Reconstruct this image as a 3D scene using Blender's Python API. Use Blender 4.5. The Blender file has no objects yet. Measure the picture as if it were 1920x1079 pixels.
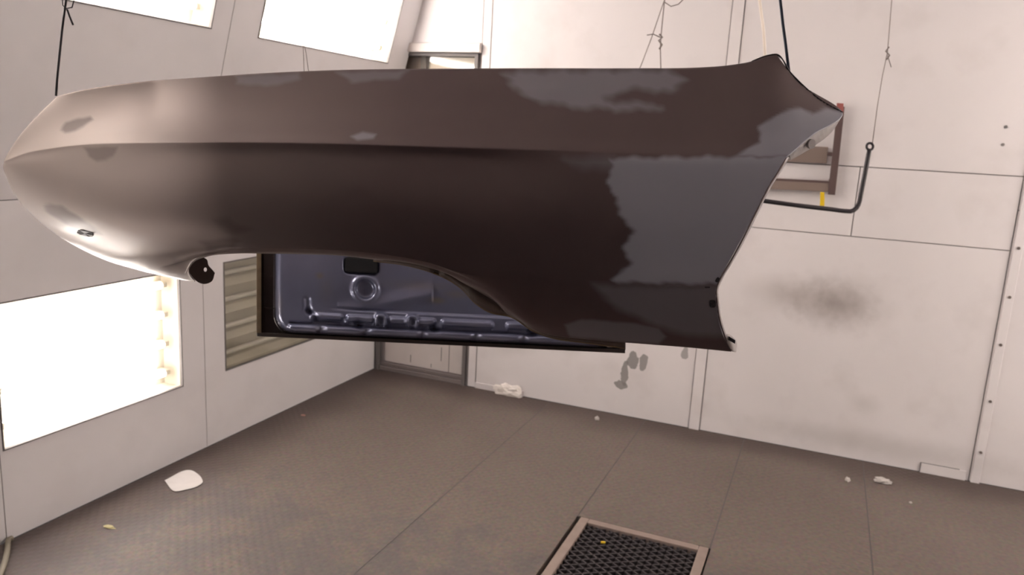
import bpy, bmesh, math, random
import numpy as np
from mathutils import Vector, Matrix, noise

random.seed(7)
SC = bpy.context.scene
COL = SC.collection

# ------------------------------------------------------------------ camera
F = 1435.36
R = np.array([[0.9220982533, -0.1237552919, 0.3666325667],
              [0.3832827027, 0.1618656703, -0.9093370522],
              [0.0531900462, 0.9790220286, 0.1966893146]])
CAM = np.array([0.0, 0.0, 1.55])
cd = bpy.data.cameras.new('camera')
cam = bpy.data.objects.new('camera', cd)
COL.objects.link(cam)
cd.sensor_width = 36.0
cd.lens = F / 1920 * 36
cd.clip_start = 0.05
cd.dof.use_dof = True
cd.dof.focus_distance = 0.95
cd.dof.aperture_fstop = 11.0
m4 = Matrix([list(R[i]) + [CAM[i]] for i in range(3)] + [[0, 0, 0, 1]])
cam.matrix_world = m4
SC.camera = cam

# ------------------------------------------------------------------ light levels
w = bpy.data.worlds.new('world')
SC.world = w
w.use_nodes = True
w.node_tree.nodes['Background'].inputs[0].default_value = (0.9, 0.85, 0.85, 1)
w.node_tree.nodes['Background'].inputs[1].default_value = 0.05
SC.view_settings.view_transform = 'Standard'
SC.view_settings.look = 'None'
SC.view_settings.gamma = 1
SC.view_settings.use_curve_mapping = False
SC.view_settings.exposure = 0.47
TUBE_HIGH = 31.0                      # radiance of a lit fluorescent tube
TUBE_LOW = 17.0
TUBE_COL = (1.0, 0.945, 0.965)

# ------------------------------------------------------------------ helpers
def ray(px, py):
    return R @ (np.array([px - 960.0, -(py - 539.5), -F]) / F)
def at(px, py, D):
    return Vector(CAM + ray(px, py) * D)
def on_plane(px, py, ax, val):
    r = ray(px, py)
    return Vector(CAM + r * ((val - CAM[ax]) / r[ax]))

def sc(r, g, b):
    f = lambda c: (c / 255 / 12.92) if c / 255 <= 0.04045 else ((c / 255 + 0.055) / 1.055) ** 2.4
    return (f(r), f(g), f(b), 1.0)

def mesh_obj(name, verts, faces, mat=None, parent=None, smooth=False):
    me = bpy.data.meshes.new(name)
    me.from_pydata([tuple(v) for v in verts], [], faces)
    me.update()
    if smooth:
        me.polygons.foreach_set('use_smooth', [True] * len(me.polygons))
    if mat: me.materials.append(mat)
    o = bpy.data.objects.new(name, me)
    COL.objects.link(o)
    if parent: o.parent = parent
    return o

def empty(name, loc, label=None, cat=None, group=None, kind=None):
    o = bpy.data.objects.new(name, None)
    o.empty_display_size = 0.1
    COL.objects.link(o)
    o.location = loc
    tag(o, label, cat, group, kind)
    return o
def tag(o, label=None, cat=None, group=None, kind=None):
    if label: o['label'] = label
    if cat: o['category'] = cat
    if group: o['group'] = group
    if kind: o['kind'] = kind
    return o
def keep(o, parent):
    """parent while leaving world placement as modelled"""
    o.parent = parent
    o.matrix_parent_inverse = Matrix.Translation(parent.location).inverted()
    return o

class MB:
    def __init__(s): s.v = []; s.f = []
    def quad_box(s, P):              # 8 corners, bottom ring then top ring
        b = len(s.v); s.v += [Vector(p) for p in P]
        for f in ((0, 3, 2, 1), (4, 5, 6, 7), (0, 1, 5, 4), (1, 2, 6, 5), (2, 3, 7, 6), (3, 0, 4, 7)):
            s.f.append([b + i for i in f])
    def box(s, x0, x1, y0, y1, z0, z1):
        s.quad_box([(x0, y0, z0), (x1, y0, z0), (x1, y1, z0), (x0, y1, z0),
                    (x0, y0, z1), (x1, y0, z1), (x1, y1, z1), (x0, y1, z1)])
    def obox(s, o, a, b, c, a0, a1, b0, b1, c0, c1):   # oriented box: origin, 3 axes
        P = []
        for cc in (c0, c1):
            for (aa, bb) in ((a0, b0), (a1, b0), (a1, b1), (a0, b1)):
                P.append(o + a * aa + b * bb + c * cc)
        s.quad_box(P)
    def ring(s, o, a, u, n, A, Hh, c0, c1):
        """one connected frame: outer rect A, inner rect Hh (a0,a1,u0,u1), depth c0..c1"""
        b = len(s.v)
        for c in (c0, c1):
            for (x0, x1, y0, y1) in (A, Hh):
                for (x, y) in ((x0, y0), (x1, y0), (x1, y1), (x0, y1)): s.v.append(o + a * x + u * y + n * c)
        for k in range(4):
            j = (k + 1) % 4
            s.f += [[b + k, b + 4 + k, b + 4 + j, b + j], [b + 8 + k, b + 8 + j, b + 12 + j, b + 12 + k],
                    [b + k, b + j, b + 8 + j, b + 8 + k], [b + 4 + k, b + 12 + k, b + 12 + j, b + 4 + j]]
    def tray(s, o, a, u, n, A, d, t=0.008):
        """one connected open tray of depth d"""
        b = len(s.v); a0, a1, u0, u1 = A
        for (e, c) in ((t, -0.001), (t, -d - t), (0, -0.001), (0, -d)):
            for (x, y) in ((a0 - e, u0 - e), (a1 + e, u0 - e), (a1 + e, u1 + e), (a0 - e, u1 + e)): s.v.append(o + a * x + u * y + n * c)
        for k in range(4):
            j = (k + 1) % 4
            s.f += [[b + k, b + j, b + 4 + j, b + 4 + k], [b + 8 + k, b + 12 + k, b + 12 + j, b + 8 + j], [b + k, b + 8 + k, b + 8 + j, b + j]]
        s.f += [[b + 4, b + 5, b + 6, b + 7], [b + 15, b + 14, b + 13, b + 12]]
    def tube(s, pts, r, n=8, cap=True):
        pts = [Vector(p) for p in pts]
        b = len(s.v); N = len(pts)
        up = Vector((0.13, 0.31, 0.94)).normalized(); prev = None
        for i, p in enumerate(pts):
            t = (pts[min(i + 1, N - 1)] - pts[max(i - 1, 0)]).normalized()
            if prev is None:
                e = up if abs(t.dot(up)) < 0.9 else Vector((1, 0, 0))
                a = (e - t * e.dot(t)).normalized()
            else:
                a = (prev - t * prev.dot(t)).normalized()
            prev = a; c = t.cross(a)
            rr = r[i] if isinstance(r, (list, tuple)) else r
            for k in range(n):
                q = 2 * math.pi * k / n
                s.v.append(p + (a * math.cos(q) + c * math.sin(q)) * rr)
        for i in range(N - 1):
            for k in range(n):
                k2 = (k + 1) % n
                s.f.append([b + i * n + k, b + i * n + k2, b + (i + 1) * n + k2, b + (i + 1) * n + k])
        if cap:
            s.f.append([b + k for k in range(n)][::-1])
            s.f.append([b + (N - 1) * n + k for k in range(n)])
    def build(s, name, mat, parent=None, smooth=False, bevel=0):
        o = mesh_obj(name, s.v, s.f, mat, None, smooth)
        if parent is not None: keep(o, parent)
        if bevel:
            m = o.modifiers.new('bevel', 'BEVEL'); m.width = bevel; m.segments = 2; m.limit_method = 'ANGLE'
        return o

def crom(P, n):
    """Catmull-Rom through P (arrays), n samples by chord length"""
    P = np.array(P, float)
    d = np.r_[0, np.cumsum(np.linalg.norm(np.diff(P[:, :2], axis=0), axis=1) + 1e-9)]
    t = np.linspace(0, d[-1], n)
    m = np.zeros_like(P)
    h = np.diff(d)[:, None]; s = np.diff(P, axis=0) / h
    m[0] = s[0]; m[-1] = s[-1]
    m[1:-1] = (s[:-1] * h[1:] + s[1:] * h[:-1]) / (h[1:] + h[:-1])
    k = np.clip(np.searchsorted(d, t, side='right') - 1, 0, len(P) - 2)
    u = ((t - d[k]) / h[k, 0])[:, None]; hh = h[k]
    return ((2 * u**3 - 3 * u**2 + 1) * P[k] + (u**3 - 2 * u**2 + u) * hh * m[k]
            + (-2 * u**3 + 3 * u**2) * P[k + 1] + (u**3 - u**2) * hh * m[k + 1])

# ------------------------------------------------------------------ materials
def mat(name, col, rough=0.6, metal=0.0, coat=0.0, var=0.06, scale=6.0, bump=0.0, bscale=60.0, spec=0.5, coat_rough=0.1):
    m = bpy.data.materials.new(name); m.use_nodes = True
    nt = m.node_tree; b = nt.nodes['Principled BSDF']
    b.inputs['Roughness'].default_value = rough
    b.inputs['Metallic'].default_value = metal
    b.inputs['Specular IOR Level'].default_value = spec
    b.inputs['Coat Weight'].default_value = coat
    b.inputs['Coat Roughness'].default_value = coat_rough
    tc = nt.nodes.new('ShaderNodeNewGeometry')
    nz = nt.nodes.new('ShaderNodeTexNoise'); nz.inputs['Scale'].default_value = scale
    nz.inputs['Detail'].default_value = 5
    nt.links.new(tc.outputs['Position'], nz.inputs['Vector'])
    mx = nt.nodes.new('ShaderNodeMix'); mx.data_type = 'RGBA'
    c = Vector(col[:3])
    mx.inputs[6].default_value = (*(c * (1 - var * 2)), 1)
    mx.inputs[7].default_value = (*[min(1, q) for q in (c * (1 + var * 2))], 1)
    nt.links.new(nz.outputs['Fac'], mx.inputs[0])
    nt.links.new(mx.outputs[2], b.inputs['Base Color'])
    if bump:
        n2 = nt.nodes.new('ShaderNodeTexNoise'); n2.inputs['Scale'].default_value = bscale
        nt.links.new(tc.outputs['Position'], n2.inputs['Vector'])
        bp = nt.nodes.new('ShaderNodeBump'); bp.inputs['Strength'].default_value = bump
        bp.inputs['Distance'].default_value = 0.01
        nt.links.new(n2.outputs['Fac'], bp.inputs['Height'])
        nt.links.new(bp.outputs[0], b.inputs['Normal'])
    return m

def wall_mat(name, col, stains, grime=0.25):
    """white painted sheet steel, dusty, with stains given as (axis coords, radii, strength, softness)"""
    m = mat(name, col, 0.55, var=0.05, scale=1.7, bump=0.05, bscale=9)
    nt = m.node_tree; b = nt.nodes['Principled BSDF']
    src = b.inputs['Base Color'].links[0].from_socket
    geo = [n for n in nt.nodes if n.type == 'NEW_GEOMETRY'][0]
    # fine grime speckle
    nz = nt.nodes.new('ShaderNodeTexNoise'); nz.inputs['Scale'].default_value = 4.5; nz.inputs['Detail'].default_value = 8
    nt.links.new(geo.outputs['Position'], nz.inputs['Vector'])
    mr = nt.nodes.new('ShaderNodeMapRange'); mr.inputs[1].default_value = 0.52; mr.inputs[2].default_value = 0.8
    nt.links.new(nz.outputs['Fac'], mr.inputs[0])
    ml = nt.nodes.new('ShaderNodeMath'); ml.operation = 'MULTIPLY'; ml.inputs[1].default_value = grime
    nt.links.new(mr.outputs[0], ml.inputs[0])
    g = nt.nodes.new('ShaderNodeMix'); g.data_type = 'RGBA'; g.inputs[7].default_value = sc(150, 135, 125)
    nt.links.new(ml.outputs[0], g.inputs[0]); nt.links.new(src, g.inputs[6]); src = g.outputs[2]
    # wobble for stain outlines
    wz = nt.nodes.new('ShaderNodeTexNoise'); wz.inputs['Scale'].default_value = 18; wz.inputs['Detail'].default_value = 4
    nt.links.new(geo.outputs['Position'], wz.inputs['Vector'])
    for (cx, cy, cz, rx, ry, rz, st, soft, sc_) in stains:
        mp = nt.nodes.new('ShaderNodeVectorMath'); mp.operation = 'SUBTRACT'; mp.inputs[1].default_value = (cx, cy, cz)
        nt.links.new(geo.outputs['Position'], mp.inputs[0])
        dv = nt.nodes.new('ShaderNodeVectorMath'); dv.operation = 'DIVIDE'; dv.inputs[1].default_value = (rx, ry, rz)
        nt.links.new(mp.outputs[0], dv.inputs[0])
        ln = nt.nodes.new('ShaderNodeVectorMath'); ln.operation = 'LENGTH'; nt.links.new(dv.outputs[0], ln.inputs[0])
        ad = nt.nodes.new('ShaderNodeMath'); ad.operation = 'MULTIPLY_ADD'; ad.inputs[1].default_value = 0.5 if soft > 0.5 else 2.0
        mid = 1.25 if soft > 0.5 else 2.0
        nt.links.new(wz.outputs['Fac'], ad.inputs[0]); nt.links.new(ln.outputs['Value'], ad.inputs[2])
        r2 = nt.nodes.new('ShaderNodeMapRange'); r2.interpolation_type = 'SMOOTHSTEP'
        r2.inputs[1].default_value = mid + (0.1 if soft > 0.5 else 0); r2.inputs[2].default_value = mid - soft
        r2.inputs[3].default_value = 0; r2.inputs[4].default_value = st
        nt.links.new(ad.outputs[0], r2.inputs[0])
        x = nt.nodes.new('ShaderNodeMix'); x.data_type = 'RGBA'; x.inputs[7].default_value = sc_
        nt.links.new(r2.outputs[0], x.inputs[0]); nt.links.new(src, x.inputs[6]); src = x.outputs[2]
    nt.links.new(src, b.inputs['Base Color'])
    return m

def emit(name, col, strength):
    m = bpy.data.materials.new(name); m.use_nodes = True
    nt = m.node_tree; nt.nodes.clear()
    e = nt.nodes.new('ShaderNodeEmission'); o = nt.nodes.new('ShaderNodeOutputMaterial')
    e.inputs[0].default_value = (*col, 1); e.inputs[1].default_value = strength
    nt.links.new(e.outputs[0], o.inputs[0]); return m

def pane_mat(name, tint):
    m = bpy.data.materials.new(name); m.use_nodes = True
    nt = m.node_tree; nt.nodes.clear()
    t = nt.nodes.new('ShaderNodeBsdfTransparent'); t.inputs[0].default_value = (*tint, 1)
    g = nt.nodes.new('ShaderNodeBsdfGlossy'); g.inputs['Roughness'].default_value = 0.08
    fr = nt.nodes.new('ShaderNodeValue'); fr.outputs[0].default_value = 0.06
    mx = nt.nodes.new('ShaderNodeMixShader'); o = nt.nodes.new('ShaderNodeOutputMaterial')
    nt.links.new(fr.outputs[0], mx.inputs[0]); nt.links.new(t.outputs[0], mx.inputs[1])
    nt.links.new(g.outputs[0], mx.inputs[2]); nt.links.new(mx.outputs[0], o.inputs[0]); return m

XL, YB, ZC = -2.60, 4.12, 2.80
XR, YF = 2.30, -2.60
ZF, K = 1.234, 0.27              # fold height and lean of the upper side panels

GREY = sc(128, 124, 122)
stB = [(0.10, YB, 0.80, 0.30, 1, 0.18, 0.75, 1.25, sc(112, 100, 92)),
       (-0.12, YB, 0.82, 0.22, 1, 0.13, 0.35, 1.25, sc(118, 104, 94)),
       (-0.905, YB, 0.33, 0.030, 1, 0.055, 0.85, 0.12, GREY),
       (-0.94, YB, 0.245, 0.022, 1, 0.070, 0.85, 0.12, GREY),
       (-0.955, YB, 0.18, 0.040, 1, 0.022, 0.85, 0.12, GREY),
       (-0.84, YB, 0.335, 0.022, 1, 0.045, 0.8, 0.12, GREY),
       (-0.62, YB, 0.425, 0.020, 1, 0.035, 0.7, 0.15, GREY),
       (-1.66, YB, 0.36, 0.24, 1, 0.13, 0.28, 1.0, sc(120, 110, 95)),
       (0.40, YB, 0.10, 0.9, 1, 0.09, 0.22, 0.9, sc(110, 100, 88)),
       (0.30, YB, 0.30, 0.10, 1, 0.07, 0.15, 0.9, sc(120, 115, 105))]
M = {}
M['wall_back'] = wall_mat('white_wall_paint', (0.74, 0.695, 0.70, 1), stB, 0.18)
M['wall_left'] = wall_mat('grey_white_wall_paint', (0.78, 0.75, 0.76, 1), [(XL, 2.1, 1.05, 1, 0.6, 0.25, 0.15, 1.0, sc(130, 125, 125))], 0.10)
M['joint'] = mat('wall_joint', (0.26, 0.235, 0.23, 1), 0.8)
M['seam'] = mat('dark_seam', (0.10, 0.09, 0.088, 1), 0.8)
M['ceiling'] = mat('ceiling_paint', (0.60, 0.56, 0.55, 1), 0.7)
M['rear'] = mat('rear_shutter', (0.05, 0.045, 0.043, 1), 0.7)
M['housing'] = mat('white_enamel', (0.56, 0.51, 0.42, 1), 0.4)
M['reflector'] = mat('ribbed_reflector', (0.50, 0.47, 0.40, 1), 0.4)
M['gasket'] = mat('grey_gasket', (0.16, 0.145, 0.14, 1), 0.6)
M['white_trim'] = mat('white_trim', (0.66, 0.60, 0.575, 1), 0.5)
M['tube_high'] = emit('lit_tube', TUBE_COL, TUBE_HIGH)
M['tube_low'] = emit('lit_low_tube', TUBE_COL, TUBE_LOW)
M['tube_off'] = mat('unlit_tube', (0.62, 0.60, 0.54, 1), 0.3)
M['pane'] = pane_mat('fixture_glass', (0.97, 0.965, 0.94))
M['steel_brown'] = mat('brown_steel', sc(96, 78, 76), 0.5, 0.2)
M['steel_flat'] = mat('grey_brown_plate', sc(128, 112, 104), 0.55, 0.1)
M['red'] = mat('dull_red', sc(150, 84, 80), 0.6)
M['yellow'] = mat('yellow_tape', sc(215, 180, 20), 0.5)
M['black'] = mat('black_iron', sc(45, 40, 44), 0.45, 0.3)
M['wire'] = mat('dull_wire', sc(120, 108, 104), 0.5, 0.3)
M['blue_cable'] = mat('blue_black_cable', sc(38, 44, 62), 0.5)
M['paper'] = mat('white_paper', sc(188, 182, 178), 0.8, var=0.04, scale=30)
M['plastic'] = mat('white_plastic', sc(232, 224, 218), 0.5, var=0.03, scale=30)
M['leaf'] = mat('pale_scrap', sc(170, 160, 120), 0.8)
M['hose'] = mat('grey_green_hose', sc(120, 112, 98), 0.6)

def floor_mat():
    m = mat('tread_plate', sc(104, 90, 80), 0.62, 0.0, var=0.10, scale=1.6, spec=0.35)
    nt = m.node_tree; b = nt.nodes['Principled BSDF']
    geo = [n for n in nt.nodes if n.type == 'NEW_GEOMETRY'][0]
    src = b.inputs['Base Color'].links[0].from_socket
    # fine dust speckle
    nz = nt.nodes.new('ShaderNodeTexNoise'); nz.inputs['Scale'].default_value = 60; nz.inputs['Detail'].default_value = 6
    nt.links.new(geo.outputs['Position'], nz.inputs['Vector'])
    x = nt.nodes.new('ShaderNodeMix'); x.data_type = 'RGBA'; x.blend_type = 'OVERLAY'; x.inputs[0].default_value = 0.5
    nt.links.new(src, x.inputs[6]); nt.links.new(nz.outputs['Color'], x.inputs[7])
    hs = nt.nodes.new('ShaderNodeHueSaturation'); hs.inputs['Saturation'].default_value = 0.75
    nt.links.new(x.outputs[2], hs.inputs['Color']); src = hs.outputs[0]
    # bare scuffed steel towards the middle of the floor
    n3 = nt.nodes.new('ShaderNodeTexNoise'); n3.inputs['Scale'].default_value = 5; n3.inputs['Detail'].default_value = 9; n3.inputs['Roughness'].default_value = 0.75
    nt.links.new(geo.outputs['Position'], n3.inputs['Vector'])
    sp = nt.nodes.new('ShaderNodeSeparateXYZ'); nt.links.new(geo.outputs['Position'], sp.inputs[0])
    my = nt.nodes.new('ShaderNodeMapRange'); my.inputs[1].default_value = 3.3; my.inputs[2].default_value = 2.3
    my.inputs[3].default_value = -0.22; my.inputs[4].default_value = 0.05
    nt.links.new(sp.outputs['Y'], my.inputs[0])
    a = nt.nodes.new('ShaderNodeMath'); nt.links.new(n3.outputs['Fac'], a.inputs[0]); nt.links.new(my.outputs[0], a.inputs[1])
    r3 = nt.nodes.new('ShaderNodeMapRange'); r3.inputs[1].default_value = 0.48; r3.inputs[2].default_value = 0.60; r3.inputs[4].default_value = 0.55
    nt.links.new(a.outputs[0], r3.inputs[0])
    x2 = nt.nodes.new('ShaderNodeMix'); x2.data_type = 'RGBA'; x2.inputs[7].default_value = sc(84, 80, 82)
    nt.links.new(r3.outputs[0], x2.inputs[0]); nt.links.new(src, x2.inputs[6])
    # dirt and wall shade, both painted dark along the foot of the walls
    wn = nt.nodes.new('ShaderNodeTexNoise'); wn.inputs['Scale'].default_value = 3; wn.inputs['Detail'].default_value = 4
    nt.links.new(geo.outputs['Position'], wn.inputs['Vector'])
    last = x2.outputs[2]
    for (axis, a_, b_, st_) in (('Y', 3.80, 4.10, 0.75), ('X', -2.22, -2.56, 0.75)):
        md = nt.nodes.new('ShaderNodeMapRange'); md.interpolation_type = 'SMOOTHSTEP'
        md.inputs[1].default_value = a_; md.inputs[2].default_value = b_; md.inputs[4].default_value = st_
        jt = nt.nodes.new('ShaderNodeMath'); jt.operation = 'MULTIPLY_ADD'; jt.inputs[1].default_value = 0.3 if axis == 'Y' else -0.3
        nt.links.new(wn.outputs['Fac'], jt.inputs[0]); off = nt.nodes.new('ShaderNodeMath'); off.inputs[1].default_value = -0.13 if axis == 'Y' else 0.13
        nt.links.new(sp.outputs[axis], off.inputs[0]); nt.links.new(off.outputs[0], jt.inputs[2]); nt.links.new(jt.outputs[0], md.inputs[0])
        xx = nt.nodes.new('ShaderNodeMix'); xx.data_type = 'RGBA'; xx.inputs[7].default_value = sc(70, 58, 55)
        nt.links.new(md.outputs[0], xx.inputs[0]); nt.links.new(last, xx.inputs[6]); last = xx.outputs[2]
    nt.links.new(last, b.inputs['Base Color'])
    # diamond tread: two crossed families of short bars
    mp = nt.nodes.new('ShaderNodeMapping'); mp.inputs['Rotation'].default_value = (0, 0, math.radians(45)); mp.inputs['Scale'].default_value = (34, 34, 34)
    nt.links.new(geo.outputs['Position'], mp.inputs[0])
    ck = nt.nodes.new('ShaderNodeTexChecker'); ck.inputs['Scale'].default_value = 1
    nt.links.new(mp.outputs[0], ck.inputs['Vector'])
    vo = nt.nodes.new('ShaderNodeTexVoronoi'); vo.inputs['Scale'].default_value = 1; vo.inputs['Randomness'].default_value = 0
    nt.links.new(mp.outputs[0], vo.inputs['Vector'])
    rr = nt.nodes.new('ShaderNodeMapRange'); rr.inputs[1].default_value = 0.42; rr.inputs[2].default_value = 0.2
    nt.links.new(vo.outputs['Distance'], rr.inputs[0])
    bp = nt.nodes.new('ShaderNodeBump'); bp.inputs['Strength'].default_value = 0.3; bp.inputs['Distance'].default_value = 0.003
    nt.links.new(rr.outputs[0], bp.inputs['Height']); nt.links.new(bp.outputs[0], b.inputs['Normal'])
    return m
M['floor'] = floor_mat()
M['frame_steel'] = mat('worn_frame_steel', sc(140, 124, 116), 0.55, 0.1, var=0.1, scale=20)
M['grate'] = mat('dark_grate', sc(66, 60, 62), 0.5, 0.3)
M['pit'] = mat('dark_pit', (0.012, 0.011, 0.013, 1), 0.9)

# ------------------------------------------------------------------ floor
def struct(name):
    return empty(name, (0, 0, 0), kind='structure')
fl = struct('floor')
mb = MB(); mb.box(XL - 0.2, XR + 0.2, YF - 0.1, YB + 0.1, -0.30, -0.25); mb.build('subfloor', M['pit'], fl)
xs = [XL, -1.375, -0.80, -0.258, 0.330, 1.47, XR]
GX0, GX1, GY0, GY1 = -0.80, -0.258, 1.75, 2.86
for i in range(len(xs) - 1):
    x0, x1 = xs[i] + 0.0032, xs[i + 1] - 0.0032
    segs = [(YF, GY0), (GY1, YB)] if abs(xs[i] + 0.80) < 0.01 else [(YF, 0.6), (0.6, YB)]
    for (y0, y1) in segs:
        mb = MB(); mb.box(x0, x1, y0 + 0.002, y1 - 0.002, -0.03, 0.0)
        mb.build('floor_plate', M['floor'], fl)
for x in xs[1:-1]:
    for (y0, y1) in (((YF, GY0), (GY1, YB)) if GX0 - 0.01 < x < GX1 + 0.01 else ((YF, YB),)):
        mb = MB(); mb.box(x - 0.0045, x + 0.0045, y0, y1, -0.04, -0.0015); mb.build('seam', M['seam'], fl)
# grating in the floor
gr = empty('floor_grate', (-0.53, 2.3, 0), 'square steel floor grate with diamond mesh in a pale worn frame', 'grate')
fx0, fx1, fy0, fy1 = GX0 + 0.015, GX1 - 0.004, GY0 + 0.005, GY1 - 0.006
W = 0.036
for (a, b, c, d) in ((fx0, fx0 + W, fy0, fy1), (fx1 - W, fx1, fy0, fy1), (fx0 + W + 0.001, fx1 - W - 0.001, fy1 - W, fy1), (fx0 + W + 0.001, fx1 - W - 0.001, fy0, fy0 + W)):
    mb = MB(); mb.box(a, b, c, d, -0.035, 0.004); mb.build('frame_bar', M['frame_steel'], gr, bevel=0.002)
mb = MB()
ix0, ix1, iy0, iy1 = fx0 + W, fx1 - W, fy0 + W, fy1 - W
p = 0.046
def clipline(cx, cy, dx, dy):
    t0, t1 = -9, 9
    for (c, d, lo, hi) in ((cx, dx, ix0, ix1), (cy, dy, iy0, iy1)):
        a, b = (lo - c) / d, (hi - c) / d
        t0, t1 = max(t0, min(a, b)), min(t1, max(a, b))
    return t0, t1
for sgn in (1, -1):
    ang = math.radians(33) * sgn
    dx, dy = math.cos(ang), math.sin(ang)
    nrm = Vector((-dy, dx, 0)); dr = Vector((dx, dy, 0))
    k = -60
    while k < 60:
        c = Vector(((ix0 + ix1) / 2, (iy0 + iy1) / 2, 0)) + nrm * (k * 0.030)
        t0, t1 = clipline(c.x, c.y, dx, dy)
        if t1 - t0 > 0.01:
            mb.obox(c, dr, nrm, Vector((0, 0, 1)), t0, t1, -0.003, 0.003, -0.030 + (0.001 if sgn > 0 else 0), -0.006)
        k += 1
mb.build('mesh', M['grate'], gr).__setitem__('kind', 'stuff')
mb = MB(); mb.box(GX0 + 0.002, GX0 + 0.014, GY0, GY1 - 0.03, -0.05, -0.028); mb.build('side_gap', M['pit'], gr)

# ------------------------------------------------------------------ walls
def sheet_with_hole(mbx, o, a, u, n, a0, a1, u0, u1, hole=None, th=0.012):
    """thin panel in plane (a,u) with inward normal n; hole=(a,a,u,u)"""
    if not hole:
        mbx.obox(o, a, u, n, a0, a1, u0, u1, -th, 0); return
    h0, h1, v0, v1 = hole
    mbx.ring(o, a, u, n, (a0, a1, u0, u1), hole, -th, 0)

def fixture(o, a, u, n, h, lit, label, depth=0.11, ntube=4):
    """recessed fluorescent fixture; h=(a0,a1,u0,u1) opening"""
    a0, a1, u0, u1 = h
    c = o + a * ((a0 + a1) / 2) + u * ((u0 + u1) / 2)
    t = empty('light_fixture', c, label, 'light fixture', 'recessed light fixtures in the side walls')
    hs = MB()
    d = depth
    hs.tray(o, a, u, n, h, d)
    hs.build('housing', M['housing'] if lit else M['reflector'], t)
    H = u1 - u0
    for k in range(ntube):
        uu = u0 + H * (k + 0.5) / ntube
        base = o + u * uu - n * (d * 0.55)
        tb = MB(); tb.tube([base + a * (a0 + 0.052), base + a * (a1 - 0.052)], 0.016 if lit else 0.013, 12)
        tb.build('fluorescent_tube', (M['tube_high'] if c.z > 1.3 else M['tube_low']) if lit else M['tube_off'], t, smooth=False)
        for (x0, x1) in ((a0 + 0.022, a0 + 0.051), (a1 - 0.051, a1 - 0.022)):
            sk = MB(); sk.obox(base, a, u, n, x0, x1, -0.012, 0.012, -d * 0.4, 0.010)
            sk.build('lamp_holder', M['housing'], t, bevel=0.003)
        if not lit:
            rb = MB(); e = u0 + H * k / ntube
            rb.quad_box([o + a * x + u * y - n * z for (x, y, z) in (
                (a0, e, d), (a1, e, d), (a1, e + H / ntube * 0.45, d * 0.98), (a0, e + H / ntube * 0.45, d * 0.98),
                (a0, e, 0.05), (a1, e, 0.05), (a1, e + H / ntube * 0.25, 0.07), (a0, e + H / ntube * 0.25, 0.07))])
            rb.build('reflector_fold', M['reflector'], t)
    fr = MB(); q = 0.006
    fr.ring(o, a, u, n, h, (a0 + q, a1 - q, u0 + q, u1 - q), -0.012, 0.004)
    fr.build('frame', M['gasket'] , t, bevel=0.0015)
    gp = MB(); gp.obox(o, a, u, n, a0 + q, a1 - q, u0 + q, u1 - q, -0.008, -0.004)
    gp.build('glass_pane', M['pane'], t)
    return t

def side_wall(name, hipname, x, sg, lows, highs, joints, labels):
    """sg=+1: room lies towards +x"""
    st = struct(name)
    a = Vector((0, 1, 0)); n = Vector((sg, 0, 0)); o = Vector((x, 0, 0)); u = Vector((0, 0, 1))
    un = Vector((sg * K, 0, 1)).normalized(); nn = Vector((sg, 0, -K)).normalized(); oh = Vector((x, 0, ZF))
    L = (ZC - ZF) / un.z
    mb = MB(); mb.obox(o, a, u, n, YF, YB, 0, ZF, -0.17, -0.15); mb.build('backing', M['seam'], st)
    mb = MB(); mb.obox(oh, a, un, nn, YF, YB, 0, L, -0.17, -0.15); mb.build('backing', M['seam'], st)
    for i in range(len(joints) - 1):
        y0, y1 = joints[i] + 0.002, joints[i + 1] - 0.002
        for (oo, uu, nv, top, fx) in ((o, u, n, ZF - 0.001, lows), (oh, un, nn, L, highs)):
            hole = None
            for (h, lit, lab) in fx:
                if h[0] > y0 and h[1] < y1: hole = h
            m = MB(); sheet_with_hole(m, oo, a, uu, nv, y0, y1, 0.002, top, hole)
            m.build('panel', M['wall_left'], st)
    for y in joints[1:-1]:
        sm = MB(); sm.obox(o, a, u, n, y - 0.0035, y + 0.0035, 0, ZF, -0.014, -0.0015); sm.build('seam', M['joint'], st)
        sm = MB(); sm.obox(oh, a, un, nn, y - 0.0035, y + 0.0035, 0, L, -0.014, -0.0015); sm.build('seam', M['joint'], st)
    for (oo, uu, nv, fx) in ((o, u, n, lows), (oh, un, nn, highs)):
        for (h, lit, lab) in fx:
            fixture(oo, a, uu, nv, h, lit, lab)
    return st

q = math.sqrt(1 + K * K)
v0, v1 = (1.905 - ZF) * q, (2.46 - ZF) * q
lowL = [((-1.05, -0.05, 0.345, 0.883), True, 'lit low wall light behind the camera, on the left wall'),
        ((0.35, 1.42, 0.345, 0.883), True, 'lit low wall light just left of the frame edge, beside the camera'),
        ((1.69, 2.52, 0.345, 0.883), True, 'bright lit low wall light panel below the nose of the fender'),
        ((2.785, 3.86, 0.345, 0.883), False, 'unlit low wall light with tubes visible, left of the hanging door panel')]
highL = [((-1.05, 0.05, v0, v1), False, 'unlit upper light panel behind the camera, on the left wall'),
         ((0.35, 1.42, v0, v1), True, 'lit upper light panel beside the camera, on the left wall'),
         ((1.72, 2.552, v0, v1), True, 'lit upper light panel at the top left corner, left of the wall seam'),
         ((2.83, 3.915, v0, v1), True, 'lit upper light panel nearest the corner, above the fender')]
JL = [YF, -1.4, 0.25, 1.678, 2.655, YB]
side_wall('wall_left', None, XL, 1, lowL, highL, JL, None)
highR = [((0.35, 1.42, v0, v1), False, 'unlit upper light panel on the right wall beside the camera'),
         ((1.78, 2.552, v0, v1), True, 'lit upper light panel in the middle of the right wall'),
         ((2.83, 3.915, v0, v1), True, 'lit upper light panel at the far end of the right wall')]
lowR = [((2.785, 3.86, 0.345, 0.883), True, 'lit low light panel at the far end of the right wall')]
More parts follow.
